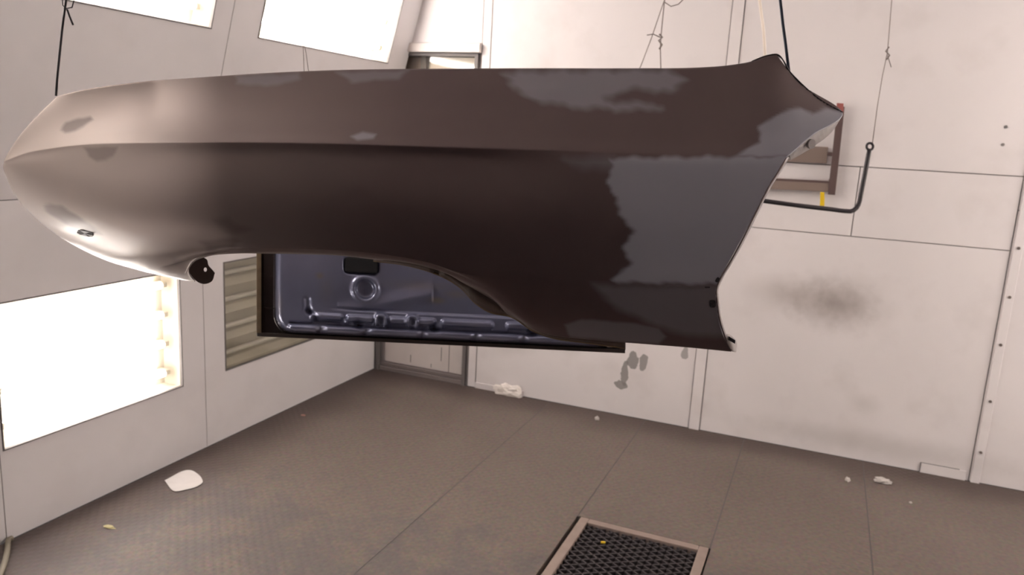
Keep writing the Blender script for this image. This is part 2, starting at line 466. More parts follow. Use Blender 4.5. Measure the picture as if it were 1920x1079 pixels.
side_wall('wall_right', None, XR, -1, lowR, highR, JL, None)

ce = struct('ceiling')
mb = MB(); mb.box(XL, XR, YF, YB, ZC, ZC + 0.05); mb.build('ceiling_panel', M['ceiling'], ce)
wf = struct('wall_front')
mb = MB(); mb.box(XL - 0.1, XR + 0.1, YF - 0.1, YF, 0, ZC); mb.build('shutter', M['rear'], wf)

# back wall, with its riveted sheets
wb = struct('wall_back')
for (x0, x1, z0) in ((XL - 0.1, -2.585, 0), (-1.95, XR + 0.1, 0), (-2.585, -1.95, 2.06)):
    mb = MB(); mb.box(x0, x1, YB + 0.012, YB + 0.1, z0, ZC); mb.build('backing', M['joint'], wb)
g = 0.0022
def bpanel(x0, x1, z0, z1, y=YB):
    m = MB(); m.box(x0 + g, x1 - g, y, y + 0.014, z0 + g, z1 - g)
    return m.build('panel', M['wall_back'], wb, bevel=0.001)
SX0, SX1 = -0.560, -0.500
for (x0, x1) in ((-1.925, SX0), (SX1, 0.805)):
    bpanel(x0, x1, 0, 1.143)
    bpanel(x0, x1, 1.483, ZC)
bpanel(-1.925, -1.0, 1.143, 1.483); bpanel(-1.0, SX0, 1.143, 1.483)
bpanel(SX1, 0.125, 1.143, 1.483); bpanel(0.125, 0.805, 1.143, 1.483)
bpanel(0.805, XR, 0, 1.33); bpanel(0.805, XR, 1.33, ZC)
bpanel(-2.42, -1.925, 2.045, ZC); bpanel(-2.60, -2.42, 1.99, ZC)
m = MB(); m.box(SX0 + g, SX1 - g, YB - 0.008, YB + 0.012, 0.0, ZC); m.build('batten', M['wall_back'], wb, bevel=0.002)
m = MB(); m.box(0.812, 0.850, YB - 0.012, YB, 0.0, ZC); m.build('edge_flange', M['wall_back'], wb, bevel=0.002)
for z in (0.16, 0.42, 0.70, 0.93, 1.16, 1.42, 1.7, 2.0, 2.3):
    m = MB(); m.tube([(0.832, YB - 0.012, z), (0.832, YB - 0.016, z)], 0.007, 10); m.build('bolt', M['wire'], wb)
for z in (1.62, 1.70):
    m = MB(); m.tube([(0.700, YB, z), (0.700, YB - 0.003, z)], 0.007, 10); m.build('bolt', M['gasket'], wb)
c1, c2 = on_plane(1727, 868, 1, YB), on_plane(1812, 884, 1, YB)
m = MB(); m.box(c1.x, c2.x, YB - 0.006, YB, 0.0, c1.z); m.build('cover_plate', M['wall_back'], wb, bevel=0.0015)
m = MB(); m.box(c1.x - 0.003, c1.x, YB - 0.007, YB, 0.0, c1.z + 0.003); m.build('cover_gap', M['gasket'], wb)
m = MB(); m.box(c1.x, c2.x - 0.03, YB - 0.004, YB, c1.z, c1.z + 0.003)
m.build('cover_gap', M['gasket'], wb)
m = MB(); m.box(-1.87, -1.55, YB - 0.005, YB, 0.0, 0.035); m.build('foot_strip', M['wall_back'], wb)
m = MB(); m.box(-1.872, -1.868, YB - 0.002, YB, 0.0, 2.6); m.build('jamb_seam', M['gasket'], wb)

# personnel door in the corner of the back wall
dr = empty('door_1', (-2.27, YB, 0), kind='structure')
DX0, DX1, DZ = -2.585, -1.945, 1.99
m = MB(); m.box(DX0, DX0 + 0.022, YB - 0.008, YB + 0.09, 0, DZ); m.build('jamb', M['gasket'], dr)
m = MB(); m.box(DX1 - 0.020, DX1, YB - 0.008, YB + 0.09, 0, DZ); m.build('jamb', M['gasket'], dr)
m = MB(); m.box(DX0 + 0.022, DX1 - 0.02, YB - 0.008, YB + 0.09, DZ - 0.018, DZ); m.build('head', M['gasket'], dr)
m = MB(); m.box(-2.44, -1.925, YB - 0.03, YB, DZ + 0.002, 2.043); m.build('lintel', M['white_trim'], dr, bevel=0.003)
lf = MB(); lf.box(DX0 + 0.03, DX1 - 0.024, YB + 0.030, YB + 0.05, 0.055, 1.20); lf.build('leaf', M['white_trim'], dr)
m = MB(); m.box(DX0 + 0.024, DX0 + 0.046, YB + 0.012, YB + 0.05, 0.05, 1.20); m.build('stile', mat('grey_stile', sc(120, 112, 112), 0.5), dr)
st_grey = mat('grey_rail', sc(128, 118, 116), 0.5)
m = MB(); m.box(DX0 + 0.024, DX1 - 0.022, YB + 0.000, YB + 0.05, 0.0, 0.026); m.build('kick_rail', st_grey, dr, bevel=0.002)
m = MB(); m.box(DX0 + 0.024, DX1 - 0.022, YB + 0.012, YB + 0.05, 0.029, 0.050); m.build('kick_rail', st_grey, dr, bevel=0.002)
for (px, pz, h) in ((-2.35, 0.075, 0.05), (-2.13, 0.12, 0.09), (-2.2, 0.065, 0.025)):
    m = MB(); m.box(px, px + 0.004, YB + 0.0285, YB + 0.03, pz, pz + h); m.build('scuff', M['gasket'], dr)
m = MB(); m.box(-2.075, -2.071, YB + 0.028, YB + 0.03, 0.055, 1.2); m.build('fold_line', st_grey, dr)
# glazed upper half
beige = mat('beige_board', sc(196, 180, 170), 0.6)
m = MB(); m.box(DX0 + 0.022, DX1 - 0.02, YB + 0.075, YB + 0.09, 1.20, DZ - 0.018); m.build('upper_panel', beige, dr)
m = MB(); m.box(-2.335, -2.300, YB + 0.03, YB + 0.075, 1.20, DZ - 0.018); m.build('mullion', M['gasket'], dr)
o_ = Vector((-2.27, YB + 0.06, 1.975)); e_ = Vector((-1.965, YB + 0.06, 1.925))
ax = (e_ - o_).normalized(); n_ = Vector((0, -1, 0)); u_ = ax.cross(n_)
m = MB(); m.obox(o_, ax, u_, n_, 0, (e_ - o_).length, -0.011, 0.011, -0.014, 0.0); m.build('reflection_strip', M['white_trim'], dr)  # white strip stands in for a light reflected in the door glass
m = MB(); m.box(DX0 + 0.03, DX1 - 0.024, YB + 0.022, YB + 0.026, 1.2, DZ - 0.02); m.build('glass_pane', M['pane'], dr)

# ------------------------------------------------------------------ fender
TLn = 1.32; 
def D0(x): return 1.33 - 0.10 * x / 1570.0
def nose(x):
    t = np.clip((430 - x) / 425.0, 0, 1.2); return 0.30 * t ** 2.0
rows = {
 'top':   ([(108,180),(150,170),(250,155),(380,145),(500,137),(650,131),(800,129),(1000,128),(1200,128),(1300,127),(1370,122),(1410,115),(1440,105),(1456,103)], 0.105),
 'upA':   ([(72,215),(130,202),(250,188),(400,178),(600,170),(800,167),(1000,166),(1200,167),(1350,166),(1430,161),(1502,158)], 0.070),
 'upB':   ([(40,250),(120,235),(250,222),(400,215),(600,212),(800,210),(1000,211),(1200,214),(1400,213),(1500,212),(1580,212)], 0.040),
 'upC':   ([(18,282),(90,266),(200,252),(400,248),(600,248),(800,250),(1000,255),(1200,262),(1400,264),(1525,252)], 0.015),
 'crease':([(7,303),(50,287),(100,278),(150,272),(250,268),(400,267),(600,269),(800,275),(1000,281),(1200,288),(1475,295)], 0.0),
 'lowA':  ([(9,325),(60,312),(150,300),(300,295),(500,296),(800,302),(1100,315),(1460,319)], 0.012),
 'lowB':  ([(40,382),(150,375),(300,370),(500,370),(800,375),(1100,385),(1418,395)], 0.000),
 'lowC':  ([(105,440),(200,430),(300,425),(420,425),(560,428),(700,435),(800,442),(1000,455),(1387,455)], -0.006),
 'lowD':  ([(190,485),(260,478),(330,462),(400,455),(470,455),(560,458),(700,465),(800,480),(870,497),(1000,505),(1150,512),(1352,518)], -0.004),
 'belt':  ([(270,510),(320,497),(360,478),(410,468),(470,466),(560,467),(700,475),(800,492),(870,514),(1000,524),(1150,531),(1342,542)], -0.008),
 'skirt': ([(325,522),(342,508),(360,488),(385,479),(420,473),(480,471),(560,472),(700,481),(800,498),(858,515),(910,538),(960,562),(1040,578),(1150,585),(1347,592)], 0.008),
 'skirt2':([(350,527),(350,510),(360,492),(380,482),(410,476),(460,474),(560,475),(700,485),(800,501),(862,524),(905,546),(945,574),(985,598),(1060,610),(1200,618),(1356,628)], 0.022),
 'bottom':([(366,529),(354,512),(358,496),(375,484),(400,479),(440,476),(500,476),(560,477),(640,480),(700,487),(760,492),(820,502),(866,530),(900,549),(930,568),(950,588),(975,603),(1000,619),(1030,628),(1100,637),(1200,645),(1300,653),(1371,660)], 0.045),
}
NS, NV = 460, 14
NOSE = [(108,180),(72,215),(40,250),(18,282),(7,303),(9,325),(40,382),(105,440),(190,485),(270,510),(325,522),(366,529)]
keys = list(rows)
KR = []
for k in keys:
    pts, wv = rows[k]
    A = crom(np.array(pts, float), 2000)
    # align columns by x so that neighbouring rows correspond
    x = A[:, 0]
    if k == 'bottom' or k == 'skirt2':
        d = np.r_[0, np.cumsum(np.linalg.norm(np.diff(A, axis=0), axis=1))]; s = d / d[-1]
    else:
        s = (x - x[0]) / (x[-1] - x[0])
    t = np.linspace(0, 1, NS)
    X = np.interp(t, s, A[:, 0]); Y = np.interp(t, s, A[:, 1])
    # how far the sheet tucks in below the belt line (the other depths follow further down)
    wv_ = np.full(NS, wv)
    if k in ('skirt', 'skirt2', 'bottom', 'belt'):
        lim = {'belt': -0.004, 'skirt': 0.002, 'skirt2': 0.010, 'bottom': 0.024}[k]
        bl = np.clip((X - 860) / 160, 0, 1)
        wv_ = (lim * (1 - bl) + wv * bl) * np.clip((X - 390) / 220, 0, 1)
    Wd = wv_
    KR.append(np.stack([X, Y, Wd], 1))
KR = np.array(KR)                                       # key, s, 3
# interpolate between key rows, broken at the creases
brk = [0, keys.index('crease'), keys.index('belt'), len(keys) - 1]
out = []
for bi in range(len(brk) - 1):
    k0, k1 = brk[bi], brk[bi + 1]
    n = (k1 - k0) * NV
    seg = np.zeros((n + 1, NS, 3))
    d = np.arange(k1 - k0 + 1).astype(float)
    for j in range(n + 1):
        t = j / NV; k = min(int(t), k1 - k0 - 1); u = t - k
        def tan(q):
            q0, q1 = max(q - 1, 0), min(q + 1, k1 - k0)
            return (KR[k0 + q1] - KR[k0 + q0]) / (q1 - q0)
        m0, m1 = tan(k), tan(k + 1)
        seg[j] = ((2*u**3-3*u**2+1) * KR[k0+k] + (u**3-2*u**2+u) * m0 + (-2*u**3+3*u**2) * KR[k0+k+1] + (u**3-u**2) * m1)
    out.append(seg if bi == 0 else seg[1:])
G = np.concatenate(out, 0)                              # rows, NS, 3
XX, YY, WW = G[:, :, 0], G[:, :, 1], G[:, :, 2].copy()
rc, rb = brk[1] * NV, brk[2] * NV
oul = np.array([(7,303),(18,282),(40,250),(72,215)], float)
tp = np.concatenate([oul, np.array(rows['top'][0], float), [(1478,133),(1502,158),(1530,182),(1580,212)]])
cr = np.array(rows['crease'][0] + [(1600, 299)], float)
be = np.array([(9,325),(40,382),(105,440),(190,485)] + rows['belt'][0], float)
def smooth_curve(P, x):
    xs_ = np.linspace(P[0, 0], P[-1, 0], 1500); y = np.interp(xs_, P[:, 0], P[:, 1])
    ker = np.hanning(61); ker /= ker.sum(); y = np.convolve(np.pad(y, 30, mode='edge'), ker, 'valid')
    return np.interp(x, xs_, y)
yT, yC, yB = smooth_curve(tp, XX), smooth_curve(cr, XX), smooth_curve(be, XX)
fu = np.clip((yC - YY) / np.maximum(yC - yT, 12), 0, 1)
fl2 = np.clip((YY - yC) / np.maximum(yB - yC, 12), 0, 1)
hol = np.clip((800 - XX) / 600, 0, 1) ** 1.5
Wu = (0.100 * fu + 0.034 * hol * np.sin(np.pi * fu)) * (0.2 + 0.8 * np.clip((XX - 30) / 260, 0, 1))
rt = np.clip((XX - 850) / 400, 0, 1); rt = rt * rt * (3 - 2 * rt)
Wl = -0.012 * rt * np.sin(np.pi * fl2) - 0.005 * rt * (1 - np.exp(-fl2 / 0.05)) * (1 - fl2) + (1 - rt) * (0.007 * np.exp(-((fl2 - 0.10) / 0.10) ** 2) * fl2 * 8 - 0.012 * np.sin(np.pi * fl2 ** 1.2)) + WW[rb][None, :] * fl2 ** 2
W3 = WW.copy(); W3[:rc + 1] = Wu[:rc + 1]; W3[rc + 1:rb + 1] = Wl[rc + 1:rb + 1]
# roll of the front edge, by distance from the outline of the nose
NOSE = crom(np.array(NOSE, float), 60)
ds = np.full(XX.shape, 1e9); yb_ = np.zeros(XX.shape)
for (x0_, y0_), (x1_, y1_) in zip(NOSE[:-1], NOSE[1:]):
    tt = np.clip(((XX - x0_) * (x1_ - x0_) + (YY - y0_) * (y1_ - y0_)) / ((x1_ - x0_) ** 2 + (y1_ - y0_) ** 2), 0, 1)
    dq = np.hypot(XX - x0_ - tt * (x1_ - x0_), YY - y0_ - tt * (y1_ - y0_))
    yb_ = np.where(dq < ds, y0_ + tt * (y1_ - y0_), yb_); ds = np.minimum(ds, dq)
lowf = np.clip((yb_ - 290) / 120, 0, 1)
Rr_ = 40 + 80 * lowf; am_ = 0.015 + 0.160 * lowf
e = np.clip(1 - ds / Rr_, 0, 1)
roll = am_ * (1 - np.sqrt(np.clip(1 - e * e, 0, 1)))
Dp = D0(XX) + nose(XX) - 0.012 * np.sin(np.clip(XX / 1500, 0, 1) * math.pi) + W3 + roll
for _ in range(8):
    Dp[:, 2:-2] = (Dp[:, 1:-3] + 2 * Dp[:, 2:-2] + Dp[:, 3:-1]) / 4
for bi in range(len(brk) - 1):
    r0, r1 = brk[bi] * NV, brk[bi + 1] * NV
    for _ in range(50):
        Dp[r0 + 1:r1] = (Dp[r0:r1 - 1] + 2 * Dp[r0 + 1:r1] + Dp[r0 + 2:r1 + 1]) / 4
G[:, :, 2] = Dp
NR = G.shape[0]
PX = G[:, :, 0].ravel(); PY = G[:, :, 1].ravel(); DD = G[:, :, 2].ravel()
V = CAM + ((np.stack([PX - 960.0, -(PY - 539.5), -np.full_like(PX, F)], 1) / F) @ R.T) * DD[:, None]
faces = [(i * NS + j, (i + 1) * NS + j, (i + 1) * NS + j + 1, i * NS + j + 1) for i in range(NR - 1) for j in range(NS - 1)]

def poly_mask(px, py, poly, soft, seed=0, wob=0.0):
    P = np.array(poly, float); Q = np.roll(P, -1, axis=0)
    if wob:
        px = px + wob * (np.sin(py * 0.11 + seed) + 0.6 * np.sin(py * 0.31 + 2 * seed) + 0.5 * np.sin(px * .07 + seed))
        py = py + wob * 0.5 * (np.sin(px * 0.09 + seed) + 0.5 * np.sin(px * 0.23 + 3 * seed))
    inside = np.zeros(px.shape, bool); dist = np.full(px.shape, 1e9)
    for (x0, y0), (x1, y1) in zip(P, Q):
        c = ((y0 > py) != (y1 > py)) & (px < (x1 - x0) * (py - y0) / ((y1 - y0) or 1e-9) + x0)
        inside ^= c
        L2 = (x1 - x0) ** 2 + (y1 - y0) ** 2
        t = np.clip(((px - x0) * (x1 - x0) + (py - y0) * (y1 - y0)) / L2, 0, 1)
        dist = np.minimum(dist, np.hypot(px - x0 - t * (x1 - x0), py - y0 - t * (y1 - y0)))
    sd = np.where(inside, dist, -dist)
    return np.clip(0.5 + sd / (2 * soft), 0, 1)

dry = np.zeros_like(PX)
for (poly, soft, wob, st) in (
  ([(1145,297),(1700,290),(1700,541),(1160,530),(1150,524),(1182,500),(1172,470),(1186,440),(1170,405),(1152,370),(1140,335)], 5, 4, 1.0),
  ([(1380,294),(1424,266),(1424,236),(1450,222),(1478,206),(1500,202),(1524,214),(1548,204),(1640,214),(1500,294)], 4, 2, 0.9),
  ([(938,138),(1010,133),(1250,131),(1280,150),(1268,174),(1200,166),(1150,178),(1130,190),(1220,196),(1240,202),(1180,207),(1060,200),(1000,186),(965,165)], 8, 5, 0.62),
  ([(1110,534),(1700,542),(1700,610),(1330,632),(1270,625),(1215,606),(1165,582),(1125,552)], 8, 2, 0.42),
  ([(1058,610),(1090,599),(1180,606),(1235,615),(1250,632),(1235,645),(1170,642),(1070,632)], 3, 1, 0.4),
  ([(440,142),(560,138),(560,150),(500,162),(445,156)], 4, 2, 0.35),
  ([(630,136),(765,132),(745,147),(660,155)], 4, 2, 0.35),
  ([(658,256),(680,248),(705,252),(700,260),(670,263)], 3, 0, 0.7),
  ([(1060,300),(1150,296),(1150,318),(1090,312)], 12, 3, 0.35)):
    dry = np.maximum(dry, st * poly_mask(PX, PY, poly, soft, 1.3, wob))
dark = np.zeros_like(PX)
for (poly, soft, st) in (
  ([(112,244),(124,230),(150,222),(172,218),(176,224),(158,236),(140,246),(120,250)], 3, 0.7),
  ([(160,276),(222,276),(212,293),(198,301),(180,302),(168,293)], 3, 0.45),
  ([(84,386),(95,382),(115,386),(140,402),(172,422),(192,440),(165,438),(130,428),(110,412),(90,398)], 3, 0.6),
  ([(376,452),(395,452),(440,445),(452,452),(440,466),(410,468),(398,478),(384,478),(386,462)], 4, 0.45),
  ([(398,412),(430,408),(440,420),(470,430),(440,440),(410,426)], 6, 0.3),
  ([(320,482),(345,492),(352,508),(340,508),(325,494)], 4, 0.3)):
    dark = np.maximum(dark, st * poly_mask(PX, PY, poly, soft, 2.1, 1.5))

fe = empty('car_fender', at(900, 420, 1.3), 'large dark car fender with grey sanded patches, hanging across the middle', 'car fender')
def paint_mat():
    m = bpy.data.materials.new('sanded_dark_paint'); m.use_nodes = True
    nt = m.node_tree; b = nt.nodes['Principled BSDF']
    at_ = nt.nodes.new('ShaderNodeAttribute'); at_.attribute_name = 'finish'
    sp = nt.nodes.new('ShaderNodeSeparateColor'); nt.links.new(at_.outputs['Color'], sp.inputs[0])
    geo = nt.nodes.new('ShaderNodeNewGeometry')
    nz = nt.nodes.new('ShaderNodeTexNoise'); nz.inputs['Scale'].default_value = 7; nz.inputs['Detail'].default_value = 6
    nt.links.new(geo.outputs['Position'], nz.inputs['Vector'])
    base = nt.nodes.new('ShaderNodeMix'); base.data_type = 'RGBA'
    base.inputs[6].default_value = sc(94, 79, 81); base.inputs[7].default_value = sc(106, 91, 90)
    nt.links.new(nz.outputs['Fac'], base.inputs[0])
    x = nt.nodes.new('ShaderNodeMix'); x.data_type = 'RGBA'; x.inputs[7].default_value = sc(156, 156, 167)
    du = nt.nodes.new('ShaderNodeMix'); du.data_type = 'RGBA'; du.inputs[7].default_value = sc(138, 126, 121)  # lighter brown paints in the light falling on the nose end
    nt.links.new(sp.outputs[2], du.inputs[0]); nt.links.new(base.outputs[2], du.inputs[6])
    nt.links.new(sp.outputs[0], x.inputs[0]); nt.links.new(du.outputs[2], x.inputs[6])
    y = nt.nodes.new('ShaderNodeMix'); y.data_type = 'RGBA'; y.inputs[7].default_value = sc(60, 48, 46)
    nt.links.new(sp.outputs[1], y.inputs[0]); nt.links.new(x.outputs[2], y.inputs[6])
    nt.links.new(y.outputs[2], b.inputs['Base Color'])
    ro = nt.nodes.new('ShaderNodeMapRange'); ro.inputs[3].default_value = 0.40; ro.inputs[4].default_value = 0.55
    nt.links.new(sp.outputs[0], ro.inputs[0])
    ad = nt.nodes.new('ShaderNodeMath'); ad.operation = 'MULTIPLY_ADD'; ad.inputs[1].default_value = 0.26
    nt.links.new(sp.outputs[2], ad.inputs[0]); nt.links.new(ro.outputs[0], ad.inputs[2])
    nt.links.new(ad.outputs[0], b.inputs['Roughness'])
    mt_ = nt.nodes.new('ShaderNodeMapRange'); mt_.inputs[3].default_value = 0.75; mt_.inputs[4].default_value = 0.15
    nt.links.new(sp.outputs[0], mt_.inputs[0]); nt.links.new(mt_.outputs[0], b.inputs['Metallic'])
    cw = nt.nodes.new('ShaderNodeMapRange'); cw.inputs[2].default_value = 0.7; cw.inputs[3].default_value = 0.25; cw.inputs[4].default_value = 0.0
    nt.links.new(sp.outputs[2], cw.inputs[0]); cx_ = nt.nodes.new('ShaderNodeMath'); cx_.operation = 'MULTIPLY_ADD'; cx_.inputs[1].default_value = 0.9; cx_.use_clamp = True
    nt.links.new(at_.outputs['Alpha'], cx_.inputs[0]); nt.links.new(cw.outputs[0], cx_.inputs[2])
    nt.links.new(cx_.outputs[0], b.inputs['Coat Weight'])
    b.inputs['Coat Roughness'].default_value = 0.24
    return m
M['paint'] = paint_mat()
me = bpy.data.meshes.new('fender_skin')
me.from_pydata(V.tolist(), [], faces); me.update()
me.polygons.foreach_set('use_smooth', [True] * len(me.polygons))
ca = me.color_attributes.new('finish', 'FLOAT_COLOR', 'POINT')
cv = np.zeros((len(V), 4), np.float32); cv[:, 0] = dry; cv[:, 1] = dark; cv[:, 2] = np.clip((760 - PX) / 600, 0, 1) ** 1.1; cv[:, 3] = (lowf * np.clip(1.25 - ds / 55.0, 0, 1)).ravel()  # third channel: painted light, growing towards the nose
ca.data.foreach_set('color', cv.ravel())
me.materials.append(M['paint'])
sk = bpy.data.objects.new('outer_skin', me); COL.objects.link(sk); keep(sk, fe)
so = sk.modifiers.new('thick', 'SOLIDIFY'); so.thickness = 0.0022; so.offset = -1

primer = mat('pale_primer', sc(176, 168, 166), 0.6, var=0.12, scale=30)
olive = mat('bare_edge_primer', sc(112, 92, 66), 0.6, var=0.25, scale=50)
inner_brown = mat('brown_primer', sc(62, 46, 38), 0.6, var=0.1)
def Df(px, py):                                        # depth of the skin near a pixel
    i = np.argmin((PX - px) ** 2 + (PY - py) ** 2); return DD[i]
def strip(name, A, B, dA, dB, m, parent, n=60, th=0.002):
    a = crom(np.array(A, float), n); b = crom(np.array(B, float), n)
    vs, fs = [], []
    for i in range(n):
        d = Df(a[i, 0], a[i, 1])
        vs.append(at(a[i, 0], a[i, 1], d + dA)); vs.append(at(b[i, 0], b[i, 1], d + dB))
    for i in range(n - 1): fs.append((2*i, 2*i+1, 2*i+3, 2*i+2))
    o = mesh_obj(name, vs, fs, m, None, True); keep(o, parent)
    s = o.modifiers.new('thick', 'SOLIDIFY'); s.thickness = th
    return o
strip('arch_lip', [(700,486),(760,491),(820,501),(866,529),(900,548),(930,567),(950,587),(975,602),(1000,618),(1030,627),(1100,636),(1172,642)],
      [(700,489),(760,498),(810,512),(850,530),(868,544),(888,566),(915,583),(960,594),(1000,621),(1030,632),(1100,643),(1172,653)], 0.006, 0.022, inner_brown, fe)
strip('lip_edge', [(700,487.5),(760,495),(810,509),(850,527),(868,541),(888,563),(915,580),(960,591),(1000,619),(1030,629),(1100,640),(1172,650)],
      [(700,491),(760,499),(810,513),(850,532),(868,546),(888,568),(915,586),(960,597),(1000,623),(1030,634),(1100,645),(1172,655)], 0.020, 0.021, olive, fe)
strip('door_edge_flange', [(1579,213),(1540,239),(1505,264),(1478,292)], [(1574,222),(1560,244),(1524,274),(1480,300)], 0.003, 0.035, primer, fe, 40)
m = MB(); c = at(1518, 270, Df(1505, 264) + 0.02); m.tube([c, c + Vector((0.004, -0.004, 0.0))], 0.008, 12); m.build('bolt_boss', primer, fe)
strip('top_edge_flange', [(1410,116),(1440,105),(1456,103),(1478,133),(1502,158),(1540,190),(1580,212)],
      [(1411,118),(1441,108),(1458,107),(1483,139),(1508,165),(1545,196),(1579,213)], 0.001, 0.02, M['black'], fe, 60)
strip('bottom_flange', [(1356,627),(1361,640),(1371,659)], [(1366,628),(1379,640),(1378,661)], 0.001, 0.025, primer, fe, 14)
m = MB(); m.obox(at(1366, 634, Df(1360, 635) + 0.008), (at(1378, 641, 1.3) - at(1366, 634, 1.3)).normalized(), Vector((0, 0, 1)), Vector((0.37, -0.91, 0)), 0, 0.011, -0.003, 0.003, 0, 0.006)
m.build('clip', M['black'], fe)
# thin bright fold along the right edge
strip('right_edge_fold', [(1475,293),(1460,318),(1440,350),(1415,400),(1390,450),(1365,495),(1350,520),(1342,541),(1343,565),(1348,600),(1358,632),(1370,658)],
      [(1478,295),(1463,320),(1443,352),(1418,402),(1393,452),(1368,497),(1353,522),(1345,542),(1346,565),(1351,600),(1361,632),(1373,658)], 0.0, 0.012, M['paint'], fe, 80)
# bumper tab with its bolt hole
ctr = (385, 506)
outl = [(403,512),(397,528),(383,533),(372,530),(362,521),(354,508),(356,495),(366,487),(378,483),(388,487),(391,498),(397,505)]
O = crom(np.array(outl + [outl[0]], float), 49)[:48]
ang = np.arctan2(O[:, 1] - ctr[1], O[:, 0] - ctr[0])
dt = Df(366, 528) - 0.004
vs = []; N = 48
for zoff in (0, 0.004):
    for i in range(N): vs.append(at(O[i, 0], O[i, 1], dt + zoff))
    for i in range(N): vs.append(at(ctr[0] + 3 * math.cos(ang[i]), ctr[1] + 4 * math.sin(ang[i]), dt + zoff))
fs = []
for i in range(N):
    j = (i + 1) % N
    fs += [(i, j, N + j, N + i), (2*N + i, 3*N + i, 3*N + j, 2*N + j), (i, 2*N + i, 2*N + j, j), (N + i, N + j, 3*N + j, 3*N + i)]
o = mesh_obj('mounting_tab', vs, fs, mat('tab_brown', sc(66, 52, 46), 0.5)); keep(o, fe)
# marker slot near the nose, rear edge bolt notches
def dot(name, x, y, a, b, ang_, m, parent, lift=0.0015):
    d = Df(x, y) - lift; vs = [at(x, y, d)]
    for k in range(20):
        q_ = 2 * math.pi * k / 20
        ex, ey = a * math.copysign(abs(math.cos(q_)) ** .6, math.cos(q_)), b * math.copysign(abs(math.sin(q_)) ** .6, math.sin(q_))
        xx = x + ex * math.cos(ang_) - ey * math.sin(ang_); yy = y + ex * math.sin(ang_) + ey * math.cos(ang_)
        vs.append(at(xx, yy, Df(xx, yy) - lift))
    o = mesh_obj(name, vs, [(0, 1 + k, 1 + (k + 1) % 20) for k in range(20)], m); keep(o, parent)
    s = o.modifiers.new('thick', 'SOLIDIFY'); s.thickness = 0.001
dot('marker_slot', 160, 438, 15, 4.5, 0.22, M['black'], fe, 0.003)
dot('bolt_notch', 1345, 525, 5, 3, -1.0, M['black'], fe)
dot('bolt_notch', 1336, 570, 6, 7, 0, M['black'], fe)
dot('bolt_notch', 1326, 539, 5, 1.5, 0, M['black'], fe)

# ------------------------------------------------------------------ hanging door panel behind
dp = empty('car_door_panel', at(830, 560, 1.78), 'dark blue-grey pressed inner side of a car door, hung behind the fender', 'door panel')
def Dd(x): return 1.80 - 0.06 * (x - 482) / 690.0
def bot(x): return 630 + 32 * (x - 482) / 690.0
UW, VH = 690, 330
du = 2.0
us = np.arange(0, UW + 0.1, du); vs_ = np.arange(0, VH + 0.1, du)
U, Vv = np.meshgrid(us, vs_)
Xp = 482 + U; Yp = bot(Xp) - Vv
def rbox(x, y, x0, x1, y0, y1, r, s):                 # 1 inside a rounded box, soft edge s
    cx, cy = (x0 + x1) / 2, (y0 + y1) / 2
    qx = np.abs(x - cx) - (x1 - x0) / 2 + r; qy = np.abs(y - cy) - (y1 - y0) / 2 + r
    sd = np.hypot(np.maximum(qx, 0), np.maximum(qy, 0)) + np.minimum(np.maximum(qx, qy), 0) - r
    t = np.clip(0.5 - sd / (2 * s), 0, 1); return t * t * (3 - 2 * t)
Hh = np.zeros_like(U)
inner = rbox(U, Vv, 38, UW - 22, 9, 400, 34, 7)
Hh += 0.018 * inner
Hh -= 0.004 * rbox(U, Vv, 5, UW - 5, 4, 400, 2, 2) * (1 - inner)
ridge = rbox(U, Vv, 60, UW - 40, 15, 23, 4, 3)
Hh += 0.006 * ridge
Hh -= 0.007 * rbox(U, Vv, 60, UW - 40, 26, 30, 2, 2)
for x0, x1 in ((100, 160), (168, 219), (248, 282), (302, 334), (346, 442), (468, 512), (540, 640)):
    Hh += 0.007 * rbox(U, Vv, x0, x1, 36, 46, 5, 3); Hh -= 0.006 * rbox(U, Vv, x0 + 3, x1, 31, 35, 2, 2)
for x0 in (221, 280):                                  # loops
    Hh += 0.010 * rbox(U, Vv, x0, x0 + 22, 28, 52, 9, 3) - 0.008 * rbox(U, Vv, x0 + 5, x0 + 17, 28, 46, 5, 2)
for x0 in (190, 332, 515):                             # dimples that nick the ridge
    Hh -= 0.010 * np.exp(-((U - x0) ** 2 + (Vv - 30) ** 2) / 60.0)
for x0 in (120, 204, 310, 410, 500):
    Hh -= 0.008 * np.exp(-((U - x0) ** 2 + (Vv - 17) ** 2) / 60.0)
Hh -= 0.010 * np.clip((U - 110) / 90, 0, 1) ** 2 * rbox(U, Vv, -100, UW - 60, 56, 400, 3, 2)                     # recessed upper face
rr = np.hypot(U - 203, Vv - 97)
Hh += 0.007 * np.exp(-((rr - 22) / 5) ** 2) - 0.004 * (rr < 18)
Hh -= 0.009 * rbox(U, Vv, 162, 228, 124, 155, 10, 2)
for (ax0, ay0, ax1, ay1) in ((94, 72, 96, 52), (96, 52, 110, 38), (110, 38, 158, 34)):   # hooked groove
    L2 = (ax1 - ax0) ** 2 + (ay1 - ay0) ** 2
    t = np.clip(((U - ax0) * (ax1 - ax0) + (Vv - ay0) * (ay1 - ay0)) / L2, 0, 1)
    dd = np.hypot(U - ax0 - t * (ax1 - ax0), Vv - ay0 - t * (ay1 - ay0))
    Hh -= 0.007 * np.exp(-(dd / 5) ** 2)
Hh += 0.006 * np.exp(-(((U - 230) * 0.02 - (Vv - 70) * 0.08)) ** 2) * inner * (U > 150) * (U < 330) * (Vv > 60)
Hh = np.where(Vv < 54, 0.018 * inner + (Hh - 0.018 * inner) * 1.7, Hh)
Dg = Dd(Xp) - Hh
P = np.stack([Xp.ravel() - 960.0, -(Yp.ravel() - 539.5), -np.full(Xp.size, F)], 1) / F
Vd = CAM + (P @ R.T) * Dg.ravel()[:, None]
nu, nv = len(us), len(vs_)
